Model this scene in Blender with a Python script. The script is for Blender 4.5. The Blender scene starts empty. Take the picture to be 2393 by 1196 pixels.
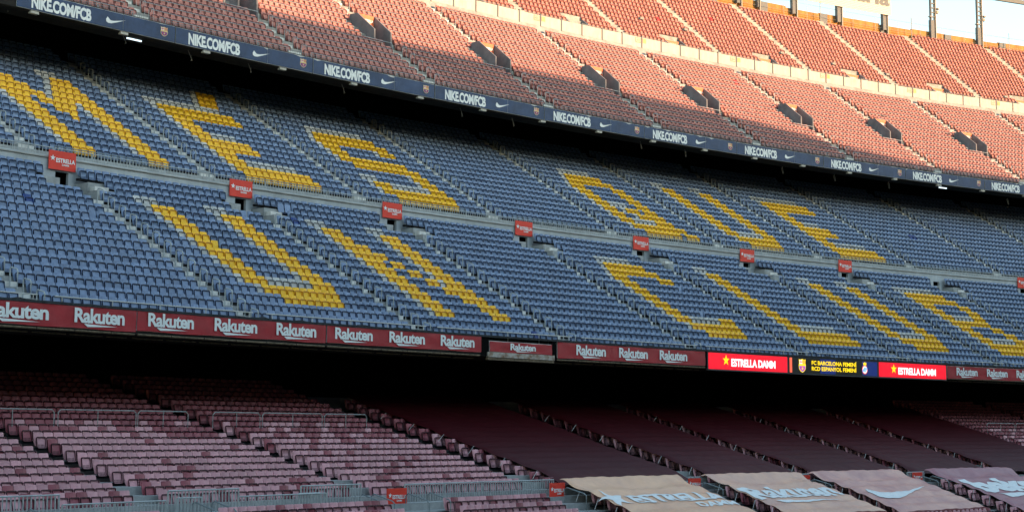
import bpy, math, random
import numpy as np
from mathutils import Vector, Matrix
random.seed(7); rng = np.random.default_rng(7)
SC = bpy.context.scene
COL = SC.collection

# ------------------------------------------------------------------ camera, world, sun, exposure
Z0 = 11.2                                   # pitch level is z = 0
CAM = (-40.08956, -53.7725, -5.36753 + Z0)
YAW, PITCH, ROLL = 0.92608, 0.11182, 0.00282
cam_d = bpy.data.cameras.new('camera'); cam = bpy.data.objects.new('camera', cam_d); COL.objects.link(cam)
cam_d.sensor_width = 36; cam_d.lens = 36 * 3714.65555 / 2393; cam_d.clip_start = .5; cam_d.clip_end = 3000
_f = Vector((math.sin(YAW) * math.cos(PITCH), math.cos(YAW) * math.cos(PITCH), math.sin(PITCH)))
_r = Vector((math.cos(YAW), -math.sin(YAW), 0)); _u = _r.cross(_f)
_r2 = _r * math.cos(ROLL) + _u * math.sin(ROLL); _u2 = _u * math.cos(ROLL) - _r * math.sin(ROLL)
cam.matrix_world = Matrix(((_r2.x, _u2.x, -_f.x, CAM[0]), (_r2.y, _u2.y, -_f.y, CAM[1]), (_r2.z, _u2.z, -_f.z, CAM[2]), (0, 0, 0, 1)))
SC.camera = cam

SUN_EL = math.radians(5.0); SUN_AZ = math.radians(15.0)      # the sun stands low, azimuth turned from -Y towards +X
sun_dir = Vector((math.sin(SUN_AZ) * math.cos(SUN_EL), -math.cos(SUN_AZ) * math.cos(SUN_EL), math.sin(SUN_EL)))
W = bpy.data.worlds.new('World'); SC.world = W; W.use_nodes = True
nt = W.node_tree; bg = nt.nodes['Background']
sky = nt.nodes.new('ShaderNodeTexSky'); sky.sky_type = 'NISHITA'; sky.sun_disc = False
sky.sun_elevation = SUN_EL; sky.sun_rotation = math.radians(180) - SUN_AZ
sky.altitude = 50; sky.air_density = 1.0; sky.dust_density = .25; sky.ozone_density = 1.0
nt.links.new(sky.outputs[0], bg.inputs[0]); bg.inputs[1].default_value = .15
sd = bpy.data.lights.new('sun', 'SUN'); sd.energy = 2.0; sd.angle = math.radians(.5); sd.color = (1.0, .64, .38)
sun = bpy.data.objects.new('sun', sd); COL.objects.link(sun)
sun.rotation_euler = sun_dir.to_track_quat('Z', 'Y').to_euler(); sun.location = (0, -60, 80)
SC.view_settings.view_transform = 'Standard'; SC.view_settings.look = 'None'
SC.view_settings.gamma = 1; SC.view_settings.use_curve_mapping = False
SC.view_settings.exposure = 2.4

# ------------------------------------------------------------------ plan of the bowl (two arcs), tier data
K0, K2, SB = 0.00322, 0.00362, 102.20934
DE = 11.59359
def arc(s, off=0.0):
    a = np.minimum(s, SB); h = K0 * a
    x = np.sin(h) / K0; y = -(1 - np.cos(h)) / K0
    e = np.maximum(s - SB, 0); H = h + K2 * e
    x = x + (np.sin(H) - np.sin(h)) / K2; y = y + (np.cos(H) - np.cos(h)) / K2
    return x + np.sin(H) * off, y + np.cos(H) * off, H
def A(s, off, z):
    x, y, H = arc(s, off); return (float(x), float(y), z + Z0)
def frame(s, off, z):
    x, y, H = arc(s, off); c, n = math.cos(H), math.sin(H)
    return Matrix(((c, n, 0, x), (-n, c, 0, y), (0, 0, 1, z + Z0), (0, 0, 0, 1)))
def project(x, y, z):
    dx, dy, dz = x - CAM[0], y - CAM[1], z - CAM[2]
    F = dx * _f.x + dy * _f.y + dz * _f.z
    X = dx * _r2.x + dy * _r2.y + dz * _r2.z; Y = dx * _u2.x + dy * _u2.y + dz * _u2.z
    return 1196.5 + 3714.65 * X / F, 598 - 3714.65 * Y / F, F
def in_view(s, off, z, m=130):
    x, y, H = arc(s, off); u, v, F = project(x, y, z + Z0)
    return (F > 1) & (u > -m) & (u < 2393 + m) & (v > -m) & (v < 1196 + m)

T = {  # start of section 0, seat pitch, front row offset and height (pan centre), row depth, row rise
 'ML': dict(th=0.0, w=.5, o=0.0, z=0.0, d=.90637, h=.51315, n=21, rows=17),
 'MU': dict(th=11.25696, w=.47885, o=17.50581, z=10.09374, d=.9113, h=.549, n=22, rows=18),
 'T3': dict(th=11.52749, w=.48092, o=24.40075, z=20.77199, d=.92923, h=.68062, n=22, rows=17),
 'T4': dict(th=34.34265, w=.48, o=41.2, z=33.7102, d=.85737, h=.70727, n=22, rows=16),
 'T1': dict(th=-0.54305, w=.48774, o=-8.18978, z=-7.775, d=.9385, h=.2585, n=21, rows=20),
 'T0': dict(th=0, w=.48774, o=-10.75, z=-8.38, d=.93, h=.305, n=19, rows=6),
}
S_MIN, S_MAX = -32.0, 172.0

# ------------------------------------------------------------------ materials
def mat(name, col, rough=.6, spec=.3, metal=0.0, noise=0.0, nscale=2.0, tint=False, bump=0.0, bscale=20, streak=0.0, emit=None, estr=0, coat=0.0, col2=None):
    m = bpy.data.materials.new(name); m.use_nodes = True
    n = m.node_tree.nodes; l = m.node_tree.links; b = n['Principled BSDF']
    b.inputs['Roughness'].default_value = rough; b.inputs['Specular IOR Level'].default_value = spec
    b.inputs['Metallic'].default_value = metal
    if coat: b.inputs['Coat Weight'].default_value = coat; b.inputs['Coat Roughness'].default_value = .35
    src = None
    geo = n.new('ShaderNodeNewGeometry')
    if noise:
        t = n.new('ShaderNodeTexNoise'); t.inputs['Scale'].default_value = nscale; t.inputs['Detail'].default_value = 6; t.inputs['Roughness'].default_value = .65
        if streak:
            mp = n.new('ShaderNodeMapping'); mp.inputs['Scale'].default_value = (1, 1, streak); l.new(geo.outputs['Position'], mp.inputs[0]); l.new(mp.outputs[0], t.inputs['Vector'])
        else: l.new(geo.outputs['Position'], t.inputs['Vector'])
        r = n.new('ShaderNodeMapRange'); r.inputs[1].default_value = .3; r.inputs[2].default_value = .7
        r.inputs[3].default_value = 0; r.inputs[4].default_value = 1; l.new(t.outputs['Fac'], r.inputs[0])
        mx = n.new('ShaderNodeMix'); mx.data_type = 'RGBA'
        c2 = col2 if col2 else tuple(c * (1 - noise) for c in col)
        c1 = col if col2 else tuple(min(1, c * (1 + noise * .6)) for c in col)
        mx.inputs[6].default_value = (*c2, 1); mx.inputs[7].default_value = (*c1, 1)
        l.new(r.outputs[0], mx.inputs[0]); src = mx.outputs[2]
    if tint:
        at = n.new('ShaderNodeAttribute'); at.attribute_name = 'tint'
        mr = n.new('ShaderNodeMapRange'); mr.inputs[3].default_value = 1 - tint; mr.inputs[4].default_value = 1 + tint
        l.new(at.outputs['Fac'], mr.inputs[0])
        ml = n.new('ShaderNodeMix'); ml.data_type = 'RGBA'; ml.blend_type = 'MULTIPLY'; ml.inputs[0].default_value = 1
        if src: l.new(src, ml.inputs[6])
        else: ml.inputs[6].default_value = (*col, 1)
        l.new(mr.outputs[0], ml.inputs[7]); src = ml.outputs[2]
    if src: l.new(src, b.inputs['Base Color'])
    else: b.inputs['Base Color'].default_value = (*col, 1)
    if bump:
        t2 = n.new('ShaderNodeTexNoise'); t2.inputs['Scale'].default_value = bscale; t2.inputs['Detail'].default_value = 4
        l.new(geo.outputs['Position'], t2.inputs['Vector'])
        bp = n.new('ShaderNodeBump'); bp.inputs['Strength'].default_value = bump; bp.inputs['Distance'].default_value = .05
        l.new(t2.outputs['Fac'], bp.inputs['Height']); l.new(bp.outputs[0], b.inputs['Normal'])
    if emit: b.inputs['Emission Color'].default_value = (*emit, 1); b.inputs['Emission Strength'].default_value = estr
    return m
M = {}
M['concrete'] = mat('concrete', (.33, .31, .28), .85, .2, noise=.35, nscale=1.3, bump=.2)
M['concrete_mid'] = mat('concrete_mid', (.34, .345, .335), .85, .2, noise=.3, nscale=1.6, bump=.2)
M['step'] = mat('step_paint', (.62, .60, .56), .85, .2, noise=.3, nscale=3)
M['entrance_wall'] = mat('entrance_wall', (.20, .185, .19), .85, .15, noise=.3, nscale=1.2)
M['wall_grey'] = mat('wall_grey', (.43, .45, .46), .8, .2, noise=.25, nscale=.9, streak=.25)
M['soffit'] = mat('shade_dark_soffit', (.025, .022, .02), .9, .1, noise=.4, nscale=2)  # the overhang's shade is put into this near-black base colour
M['black'] = mat('shade_black_interior', (.004, .004, .004), .95, .05)  # darkness of deep recesses painted in as a black base
M['rust'] = mat('rusty_edge', (.16, .12, .08), .8, .2, noise=.6, nscale=6)
M['galv'] = mat('galvanised', (.40, .42, .42), .5, .4, metal=.2, noise=.2, nscale=5)
M['galv_dark'] = mat('weathered_rail', (.22, .25, .26), .5, .4, metal=.3, noise=.25, nscale=5)
M['dark_metal'] = mat('dark_steel', (.05, .05, .055), .6, .3)
M['bracket'] = mat('seat_bracket', (.012, .012, .014), .7, .3)
M['red_sign'] = mat('red_sign', (.72, .045, .025), .5, .3, noise=.12, nscale=2)
M['orange_sign'] = mat('sunlit_red_sign', (.78, .16, .06), .6, .3, noise=.15, nscale=2)  # red sign with the sunlight's orange put into its colour
M['white'] = mat('white_print', (.78, .78, .76), .6, .2, noise=.08, nscale=4)
M['navy'] = mat('navy_banner', (.028, .055, .125), .55, .3, noise=.35, nscale=1.2)
M['maroon'] = mat('maroon_banner', (.36, .020, .028), .45, .35, noise=.22, nscale=1.0, bump=.35, bscale=1.6)
M['net'] = mat('dark_ledge', (.045, .047, .05), .9, .1, noise=.5, nscale=7)
M['cloth_edge'] = mat('torn_white_edge', (.55, .53, .50), .8, .1)
M['parapet'] = mat('cream_parapet', (.46, .42, .36), .8, .2, noise=.18, nscale=2.2, streak=.3)
M['ochre'] = mat('ochre_wall', (.36, .18, .06), .85, .15, noise=.4, nscale=1.2, streak=.5)
M['plate_red'] = mat('faded_number', (.62, .25, .16), .8, .1)
M['plate_or'] = mat('faded_plate', (.70, .36, .16), .8, .1)
M['mast'] = mat('mast_grey', (.10, .105, .11), .6, .3)
M['mast_lit'] = mat('mast_sunlit', (.28, .24, .20), .6, .3)  # lighter, warmer copy of the mast grey: sunlight put into the colour
M['board_white'] = mat('board_cream', (.52, .49, .43), .7, .2)
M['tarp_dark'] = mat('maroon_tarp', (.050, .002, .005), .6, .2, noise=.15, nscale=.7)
M['tarp_0'] = mat('sheen_tarp_peach', (.86, .50, .30), .42, .5, noise=.25, nscale=.5, col2=(.62, .34, .22), bump=.4, bscale=3.5)  # this and the next three: warm sheen painted into maroon cloth
M['tarp_1'] = mat('sheen_tarp_tan', (.82, .47, .31), .42, .5, noise=.25, nscale=.5, col2=(.56, .31, .24), bump=.4, bscale=3.5)
M['tarp_2'] = mat('sheen_tarp_rose', (.76, .42, .32), .42, .5, noise=.3, nscale=.6, col2=(.44, .20, .19), bump=.4, bscale=3.5)
M['tarp_3'] = mat('sheen_tarp_plum', (.42, .18, .19), .42, .5, noise=.3, nscale=.5, col2=(.27, .09, .115), bump=.4, bscale=3.5)
M['tarp_back'] = mat('maroon_tarp_hem', (.16, .012, .02), .6, .3)
M['led_red'] = mat('led_red', (.3, .0, .01), .4, .3, emit=(.62, .004, .016), estr=.30)
M['led_white'] = mat('led_white', (.6, .6, .6), .4, .3, emit=(.9, .9, .9), estr=.22)
M['led_yellow'] = mat('led_yellow', (.6, .5, .0), .4, .3, emit=(1, .62, .01), estr=.24)
M['led_black'] = mat('led_black', (.012, .011, .010), .4, .3)
M['led_navy'] = mat('led_navy', (.006, .014, .08), .4, .3, emit=(.004, .014, .11), estr=.22)
M['led_orange'] = mat('led_orange', (.5, .08, .04), .4, .3, emit=(1, .12, .06), estr=.22)
M['led_cyan'] = mat('led_cyan', (.0, .2, .6), .4, .3, emit=(.01, .28, .95), estr=.24)
M['led_blue'] = mat('led_blue', (.02, .05, .4), .4, .3, emit=(.02, .06, .6), estr=.22)
M['crest_red'] = mat('crest_red', (.5, .03, .05), .5, .3)
M['crest_blue'] = mat('crest_blue', (.04, .06, .3), .5, .3)
M['crest_gold'] = mat('crest_gold', (.68, .50, .22), .5, .3)
M['tube'] = mat('lamp_tube', (.6, .68, .72), .4, .3, emit=(.75, .9, 1.0), estr=.3)
M['tube_off'] = mat('lamp_housing', (.22, .20, .17), .6, .3)
M['brown_panel'] = mat('brown_panel', (.20, .13, .06), .7, .2, noise=.3)
M['grass'] = mat('pitch_grass', (.05, .11, .03), .9, .1, noise=.2, nscale=.2)
M['far_stand'] = mat('far_stand_seats', (.06, .05, .07), .9, .1, noise=.3, nscale=.4)
SEAT = {  # face colour, unfaded inner/rim colour with the recess shade painted in
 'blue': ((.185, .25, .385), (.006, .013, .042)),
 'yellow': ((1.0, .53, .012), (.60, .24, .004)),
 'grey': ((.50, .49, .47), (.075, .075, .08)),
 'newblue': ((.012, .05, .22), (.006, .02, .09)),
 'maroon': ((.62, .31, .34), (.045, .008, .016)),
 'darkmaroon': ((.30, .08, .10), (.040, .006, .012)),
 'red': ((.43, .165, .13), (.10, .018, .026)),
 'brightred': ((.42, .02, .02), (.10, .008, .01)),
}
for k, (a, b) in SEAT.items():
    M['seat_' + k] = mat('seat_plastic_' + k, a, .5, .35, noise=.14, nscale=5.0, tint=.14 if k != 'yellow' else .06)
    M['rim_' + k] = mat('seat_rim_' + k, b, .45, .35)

# ------------------------------------------------------------------ mesh helpers
class MB:
    def __init__(s): s.v = []; s.f = []; s.m = []
    def add(s, vs, fs, mi=0):
        n = len(s.v); s.v += [tuple(v) for v in vs]; s.f += [tuple(i + n for i in f) for f in fs]; s.m += [mi] * len(fs)
    def box(s, x0, x1, y0, y1, z0, z1, mi=0, X=None):
        vs = [(x, y, z) for z in (z0, z1) for y in (y0, y1) for x in (x0, x1)]
        if X is not None: vs = [tuple(X @ Vector(v)) for v in vs]
        s.add(vs, [(0, 2, 3, 1), (4, 5, 7, 6), (0, 1, 5, 4), (2, 6, 7, 3), (0, 4, 6, 2), (1, 3, 7, 5)], mi)
    def abox(s, s0, s1, o0, o1, z0, z1, mi=0, step=2.4):          # box that follows the arc
        n = max(1, int(math.ceil((s1 - s0) / step))); vs = []
        for i in range(n + 1):
            q = s0 + (s1 - s0) * i / n
            vs += [A(q, o0, z0), A(q, o1, z0), A(q, o1, z1), A(q, o0, z1)]
        fs = [(0, 1, 2, 3), (4 * n, 4 * n + 3, 4 * n + 2, 4 * n + 1)]
        for i in range(n):
            a = 4 * i; b = a + 4
            for j in range(4): k = (j + 1) % 4; fs.append((a + j, b + j, b + k, a + k))
        s.add(vs, fs, mi)
    def tube(s, pts, r=.02, mi=0, k=5):
        pts = [Vector(p) for p in pts]; vs = []; n = len(pts)
        for i, p in enumerate(pts):
            d = (pts[min(i + 1, n - 1)] - pts[max(i - 1, 0)]).normalized()
            a = d.cross(Vector((0, 0, 1)))
            if a.length < .05: a = Vector((1, 0, 0))
            a.normalize(); b = d.cross(a)
            for j in range(k):
                t = 2 * math.pi * j / k; vs.append(p + a * math.cos(t) * r + b * math.sin(t) * r)
        fs = [(i * k + j, i * k + (j + 1) % k, (i + 1) * k + (j + 1) % k, (i + 1) * k + j) for i in range(n - 1) for j in range(k)]
        fs += [tuple(range(k)), tuple(reversed(range((n - 1) * k, n * k)))]
        s.add(vs, fs, mi)
    def arcrail(s, s0, s1, off, z, r=.02, mi=0, step=2.4, k=5):
        n = max(1, int(math.ceil((s1 - s0) / step)))
        s.tube([A(s0 + (s1 - s0) * i / n, off, z) for i in range(n + 1)], r, mi, k)
    def mesh(s, name, mats):
        me = bpy.data.meshes.new(name); me.from_pydata(s.v, [], s.f)
        for m in mats: me.materials.append(m)
        if len(mats) > 1: me.polygons.foreach_set('material_index', s.m)
        me.update(); return me
def obj(name, me, parent=None, X=None):
    o = bpy.data.objects.new(name, me); COL.objects.link(o)
    if parent is not None: o.parent = parent
    if X is not None: o.matrix_world = X
    return o
def build(mb, name, mats, parent=None, **kw):
    if not isinstance(mats, (list, tuple)): mats = [mats]
    o = obj(name, mb.mesh(name, mats), parent)
    for k, v in kw.items(): o[k] = v
    return o
def thing(name, label, cat, group=None, X=None):
    o = bpy.data.objects.new(name, None); COL.objects.link(o); o.empty_display_size = .2
    if X is not None: o.matrix_world = X
    o['label'] = label; o['category'] = cat
    if group: o['group'] = group
    return o
def tag(o, label, cat, group=None):
    o['label'] = label; o['category'] = cat
    if group: o['group'] = group
    return o
ORD = 'first second third fourth fifth sixth seventh eighth ninth tenth eleventh twelfth thirteenth fourteenth fifteenth sixteenth seventeenth eighteenth nineteenth twentieth'.split() + ['twenty-first', 'twenty-second', 'twenty-third', 'twenty-fourth', 'twenty-fifth', 'twenty-sixth', 'twenty-seventh', 'twenty-eighth', 'twenty-ninth', 'thirtieth']
ORD += ['thirty-' + w for w in ORD[:9]] + ['fortieth'] + ['forty-' + w for w in ORD[:9]]

# ------------------------------------------------------------------ ground, terraces, soffits, walls
mb = MB(); mb.add([(-900, -900, 0), (1100, -900, 0), (1100, 1100, 0), (-900, 1100, 0)], [(0, 1, 2, 3)])
build(mb, 'ground', M['grass'], kind='structure')

def terrace(name, t, gaps, m, lip=.62, row0=0, base=None):
    """stepped concrete; gaps: {row: [(s0,s1),...]} left open"""
    p = T[t]; mb = MB()
    for r in range(row0, p['rows']):
        o = p['o'] + p['d'] * r; zf = p['z'] + p['h'] * r - .47
        iv = []; cur = S_MIN
        for (a, b) in sorted(gaps.get(r, [])): iv.append((cur, a)); cur = b
        iv.append((cur, S_MAX))
        for a, b in iv:
            n = max(1, int((b - a) / 2.9)); vs = []
            for i in range(n + 1):
                q = a + (b - a) * i / n
                vs += [A(q, o - lip, zf - p['h']), A(q, o - lip, zf), A(q, o - lip + p['d'], zf)]
            fs = []
            for i in range(n):
                k = 3 * i; fs += [(k, k + 3, k + 4, k + 1), (k + 1, k + 4, k + 5, k + 2)]
            mb.add(vs, fs)
    return build(mb, name, m, kind='structure')
KS = range(-3, 13)
ml_gap = {r: [(10.3 + DE * k, 11.95 + DE * k) for k in KS] for r in (14, 15, 16)}
t3a = [57.0 + DE * k for k in range(-7, 9)]                 # T3 aisle centres
t3_gap = {r: [(a - 1.1, a + .4) for a in t3a] for r in (6, 7, 8)}
t4v = [74.9 + DE * k for k in range(-5, 7)]
t4_gap = {r: [(a - 1.15, a + 1.15) for a in t4v] for r in (1, 2)}
terrace('middle_terrace', 'ML', ml_gap, M['concrete_mid'])
terrace('rear_terrace', 'MU', {}, M['concrete_mid'])
terrace('upper_terrace', 'T3', t3_gap, M['concrete'])
terrace('top_terrace', 'T4', t4_gap, M['concrete'], row0=1)
terrace('lower_terrace', 'T1', {}, M['concrete_mid'])
terrace('front_terrace', 'T0', {}, M['concrete_mid'], row0=-6)

def sheet(name, prof, m, s0=S_MIN, s1=S_MAX, step=3.0, **kw):
    n = int((s1 - s0) / step); k = len(prof); vs = []; fs = []
    for i in range(n + 1):
        q = s0 + (s1 - s0) * i / n; vs += [A(q, o, z) for o, z in prof]
    for i in range(n):
        for j in range(k - 1): a = i * k + j; fs.append((a, a + k, a + k + 1, a + 1))
    mb = MB(); mb.add(vs, fs); return build(mb, name, m, **kw)
ST = dict(kind='structure')
# front slab edges and undersides
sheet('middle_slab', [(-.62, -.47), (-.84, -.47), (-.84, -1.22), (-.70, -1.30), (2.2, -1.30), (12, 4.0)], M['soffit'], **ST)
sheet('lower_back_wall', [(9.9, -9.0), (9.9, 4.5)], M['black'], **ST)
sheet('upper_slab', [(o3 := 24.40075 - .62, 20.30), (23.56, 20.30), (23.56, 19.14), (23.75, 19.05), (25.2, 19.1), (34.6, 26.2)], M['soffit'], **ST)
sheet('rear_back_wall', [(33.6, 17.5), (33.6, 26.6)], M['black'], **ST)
sheet('walkway_floor', [(15.06, 9.05), (16.95, 9.05), (16.95, 9.62)], M['concrete_mid'], **ST)
sheet('top_walkway', [(39.6, 31.2), (40.3, 32.9), (41.5, 32.9), (41.5, 33.3)], M['concrete'], **ST)
sheet('lower_walkway', [(-8.81, -8.25), (-9.06, -8.25), (-9.06, -9.0), (-10.35, -9.0)], M['concrete_mid'], **ST)
sheet('top_backing', [(53.8, 43.0), (56.2, 44.2), (56.2, 30), (58, 0)], M['concrete'], **ST)
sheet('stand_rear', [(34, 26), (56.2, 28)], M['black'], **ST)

# retaining wall behind the middle block, with doorways
w = thing('retaining_wall', 'grey painted concrete wall between lower and upper blue seats with dark doorways', 'wall')
mb = MB(); WZ0, WZ1 = 6.1, 9.07
cur = S_MIN
for k in KS:
    a, b = 10.80 + DE * k, 11.58 + DE * k
    mb.abox(cur, a, 15.05, 15.25, WZ0, WZ1); mb.abox(a, b, 15.05, 15.25, 8.28, WZ1); cur = b
mb.abox(cur, S_MAX, 15.05, 15.25, WZ0, WZ1)
build(mb, 'wall', M['wall_grey'], w)
mb = MB(); mb.abox(S_MIN, S_MAX, 14.97, 15.05, 8.93, 8.99)
build(mb, 'coping', M['concrete'], w)
mb = MB()
for k in KS:
    mb.abox(10.5 + DE * k, 11.9 + DE * k, 15.9, 16.0, 6.0, 8.9)
    mb.abox(10.60 + DE * k, 10.80 + DE * k, 15.25, 16.0, 6.0, 8.9); mb.abox(11.58 + DE * k, 11.8 + DE * k, 15.25, 16.0, 6.0, 8.9)
build(mb, 'door_recess', M['black'], w)
for k in range(-1, 9):
    mb = MB()
    for (a, b) in ((10.20 + DE * k, 10.30 + DE * k), (11.95 + DE * k, 12.05 + DE * k)):
        mb.abox(a, b, 12.08, 12.98, 5.6, 6.70); mb.abox(a, b, 12.98, 13.89, 5.6, 7.21); mb.abox(a, b, 13.89, 15.04, 5.6, 7.73)
    build(mb, 'cheek_wall', M['concrete_mid'], w)
    for r in (13, 14, 15):
        o = .90637 * r; z = .51315 * r - .47
        mb = MB(); mb.abox(12.06 + DE * k, 13.1 + DE * k - .0 * r, o - .6, o + .26, z, z + .03); mb.abox(12.06 + DE * k, 12.9 + DE * k, o - .18, o + .27, z + .03, z + .27)
        build(mb, 'step', M['step'], w)
    mb = MB(); mb.abox(10.43 + DE * k, 10.78 + DE * k, 15.02, 15.045, 6.4, 7.2); build(mb, 'wall_panel', M['brown_panel'], w)
    mb = MB(); mb.abox(10.42 + DE * k, 11.83 + DE * k, 12.2, 15.05, 5.9, 6.15); build(mb, 'landing', M['concrete_mid'], w)

# ------------------------------------------------------------------ seats
def rr(w, z0, z1, c):        # rounded rectangle outline (8 points) in x,z
    h = w / 2
    return [(-h, z0 + c), (-h, z1 - c), (-h + c, z1), (h - c, z1), (h, z1 - c), (h, z0 + c), (h - c, z0), (-h + c, z0)]
def seat_parts(openpan=False):
    back = MB(); pts = rr(.455, -.16, .375, .05); n = 8
    def yb(x, z): return .125 + (z + .16) * .20 - .045 * (1 - (x / .23) ** 2)
    for i in range(8): pass
    # back shell with three columns so that it curves
    cols = [-.2275, -.08, .08, .2275]; rows = [(-.16, .86), (.0, .98), (.30, 1.0), (.36, .95), (.378, .80)]
    vs = []
    for z, sx in rows:
        for x in cols: vs.append((x * sx, yb(x * sx, z), z))
    for z, sx in rows:
        for x in cols: vs.append((x * sx, yb(x * sx, z) + .03, z))
    K = 4; R = 5; fs = []
    for i in range(R - 1):
        for j in range(K - 1):
            a = i * K + j; fs.append((a, a + 1, a + K + 1, a + K)); b = a + R * K; fs.append((b, b + K, b + K + 1, b + 1))
    o = R * K
    for i in range(R - 1):
        a = i * K; fs.append((a, a + K, a + K + o, a + o)); a = i * K + K - 1; fs.append((a, a + o, a + K + o, a + K))
    for j in range(K - 1):
        a = (R - 1) * K + j; fs.append((a, a + 1, a + 1 + o, a + o)); a = j; fs.append((a, a + o, a + 1 + o, a + 1))
    back.add(vs, fs, 0)
    pan = MB(); yo = -.045; dp = .055; th = .08; L = .17
    O = rr(.425, -.235, .215, .045); I = [(x * .93, -.225 if z < -.22 else (-.19 if z < 0 else (.175 if z > .2 else .14))) for x, z in O]
    V = [(x, yo + z * L, z) for x, z in O] + [(x, yo + z * L, z) for x, z in I] + [(x * .98, yo + dp + z * L, z) for x, z in I] + [(x * .98, yo + th + z * L, z * .97) for x, z in O]
    F = []; Mi = []
    for i in range(8):
        j = (i + 1) % 8
        F.append((i, 8 + i, 8 + j, j)); Mi.append(1 if i in (1, 2, 3) else 0)          # front ring, its top lip in the shade-darkened rim colour
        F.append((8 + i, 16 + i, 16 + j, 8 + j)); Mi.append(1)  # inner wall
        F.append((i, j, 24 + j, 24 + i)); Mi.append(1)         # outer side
    F.append(tuple(reversed(range(16, 24)))); Mi.append(0)       # recessed underside
    F.append(tuple(range(24, 32))); Mi.append(0)
    n0 = len(pan.v); pan.v += V; pan.f += F; pan.m += Mi
    # dark slots of the rib grid, low on the underside
    yz = lambda z: yo + dp - .004 + z * L
    for i in range(5):
        x = -.13 + .065 * i
        pan.add([(x - .019, yz(-.21), -.21), (x + .019, yz(-.21), -.21), (x + .019, yz(-.165), -.165), (x - .019, yz(-.165), -.165)], [(0, 1, 2, 3)], 2)
        pan.add([(x - .015, yz(-.15), -.15), (x + .015, yz(-.15), -.15), (x + .015, yz(-.09), -.09), (x - .015, yz(-.09), -.09)], [(0, 1, 2, 3)], 2)
    if openpan:
        pan.v = [(x, -.02 - (z + .235) * .98 , -.235 + (y + .045) * -1 + .04) for x, y, z in pan.v]
    br = MB(); br.box(-.25, .25, .04, .28, -.33, -.21)
    return back, pan, br
BACK, PAN, BR = seat_parts(); _, PAN_OPEN, _ = seat_parts(True)

def combined():
    v = []; f = []; m = []
    for mb, mp in ((BACK, {0: 0}), (PAN, {0: 0, 1: 1, 2: 2}), (BR, {0: 2})):
        n = len(v); v += mb.v; f += [tuple(i + n for i in q) for q in mb.f]; m += [mp[i] for i in mb.m]
    return np.array(v), f, m
CV, CF, CM = combined()
def seat_stuff(name, label, cat, kind, places, group=None):
    """places: list of (s,off,z,jitter)"""
    if not places: return None
    P = np.array(places); x, y, H = arc(P[:, 0], P[:, 1]); z = P[:, 2] + Z0
    H = H + rng.normal(0, .012, len(P)); c, s = np.cos(H), np.sin(H)
    n = len(P); nv = len(CV)
    V = np.empty((n, nv, 3))
    lean = rng.normal(0, .012, n)[:, None]
    vy = CV[None, :, 1] + CV[None, :, 2] * lean; vx = np.broadcast_to(CV[None, :, 0], vy.shape)
    V[:, :, 0] = x[:, None] + c[:, None] * vx + s[:, None] * vy
    V[:, :, 1] = y[:, None] - s[:, None] * vx + c[:, None] * vy
    V[:, :, 2] = z[:, None] + CV[None, :, 2]
    sizes = np.array([len(f) for f in CF]); li = np.array([i for f in CF for i in f])
    nl = len(li); nf = len(CF)
    me = bpy.data.meshes.new(name)
    me.vertices.add(n * nv); me.vertices.foreach_set('co', V.reshape(-1).astype(np.float32))
    me.loops.add(n * nl); me.loops.foreach_set('vertex_index', (li[None, :] + (np.arange(n) * nv)[:, None]).reshape(-1).astype(np.int32))
    me.polygons.add(n * nf)
    ls = np.concatenate([[0], np.cumsum(sizes)[:-1]])
    me.polygons.foreach_set('loop_start', (ls[None, :] + (np.arange(n) * nl)[:, None]).reshape(-1).astype(np.int32))
    me.polygons.foreach_set('loop_total', np.tile(sizes, n).astype(np.int32))
    me.polygons.foreach_set('material_index', np.tile(CM, n).astype(np.int32))
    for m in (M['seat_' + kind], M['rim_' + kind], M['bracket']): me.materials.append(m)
    me.update(calc_edges=True); me.validate()
    at = me.attributes.new('tint', 'FLOAT', 'POINT'); at.data.foreach_set('value', np.repeat(rng.random(n), nv).astype(np.float32))
    o = obj(name, me); o['kind'] = 'stuff'; tag(o, label, cat, group); return o
_pm = {}
def part_mesh(kind, var, openpan):
    key = (kind, var, openpan)
    if key not in _pm:
        out = []
        for nm, mb, ms in (('backrest', BACK, ['seat_' + kind]), ('seat_pan', PAN_OPEN if openpan else PAN, ['seat_' + kind, 'rim_' + kind, 'bracket']), ('bracket', BR, ['bracket'])):
            me = mb.mesh(nm, [M[q] for q in ms])
            at = me.attributes.new('tint', 'FLOAT', 'POINT'); at.data.foreach_set('value', [var / 7.0] * len(me.vertices)); out.append((nm, me))
        _pm[key] = out
    return _pm[key]
def seat_one(kind, s, off, z, label, cat, group, openpan=False):
    nm0 = {'blue': 'blue_seat', 'yellow': 'yellow_seat', 'grey': 'grey_seat', 'maroon': 'maroon_seat', 'darkmaroon': 'maroon_seat', 'red': 'red_seat', 'newblue': 'dark_blue_seat', 'brightred': 'bright_red_seat'}[kind]
    X = frame(s, off, z) @ Matrix.Rotation(random.gauss(0, .012), 4, 'Z') @ Matrix.Rotation(random.gauss(0, .012), 4, 'X')
    r = thing(nm0, label, cat, group, X)
    for nm, me in part_mesh(kind, random.randrange(8), openpan):
        o = bpy.data.objects.new(nm, me); COL.objects.link(o); o.parent = r
    return r

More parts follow.
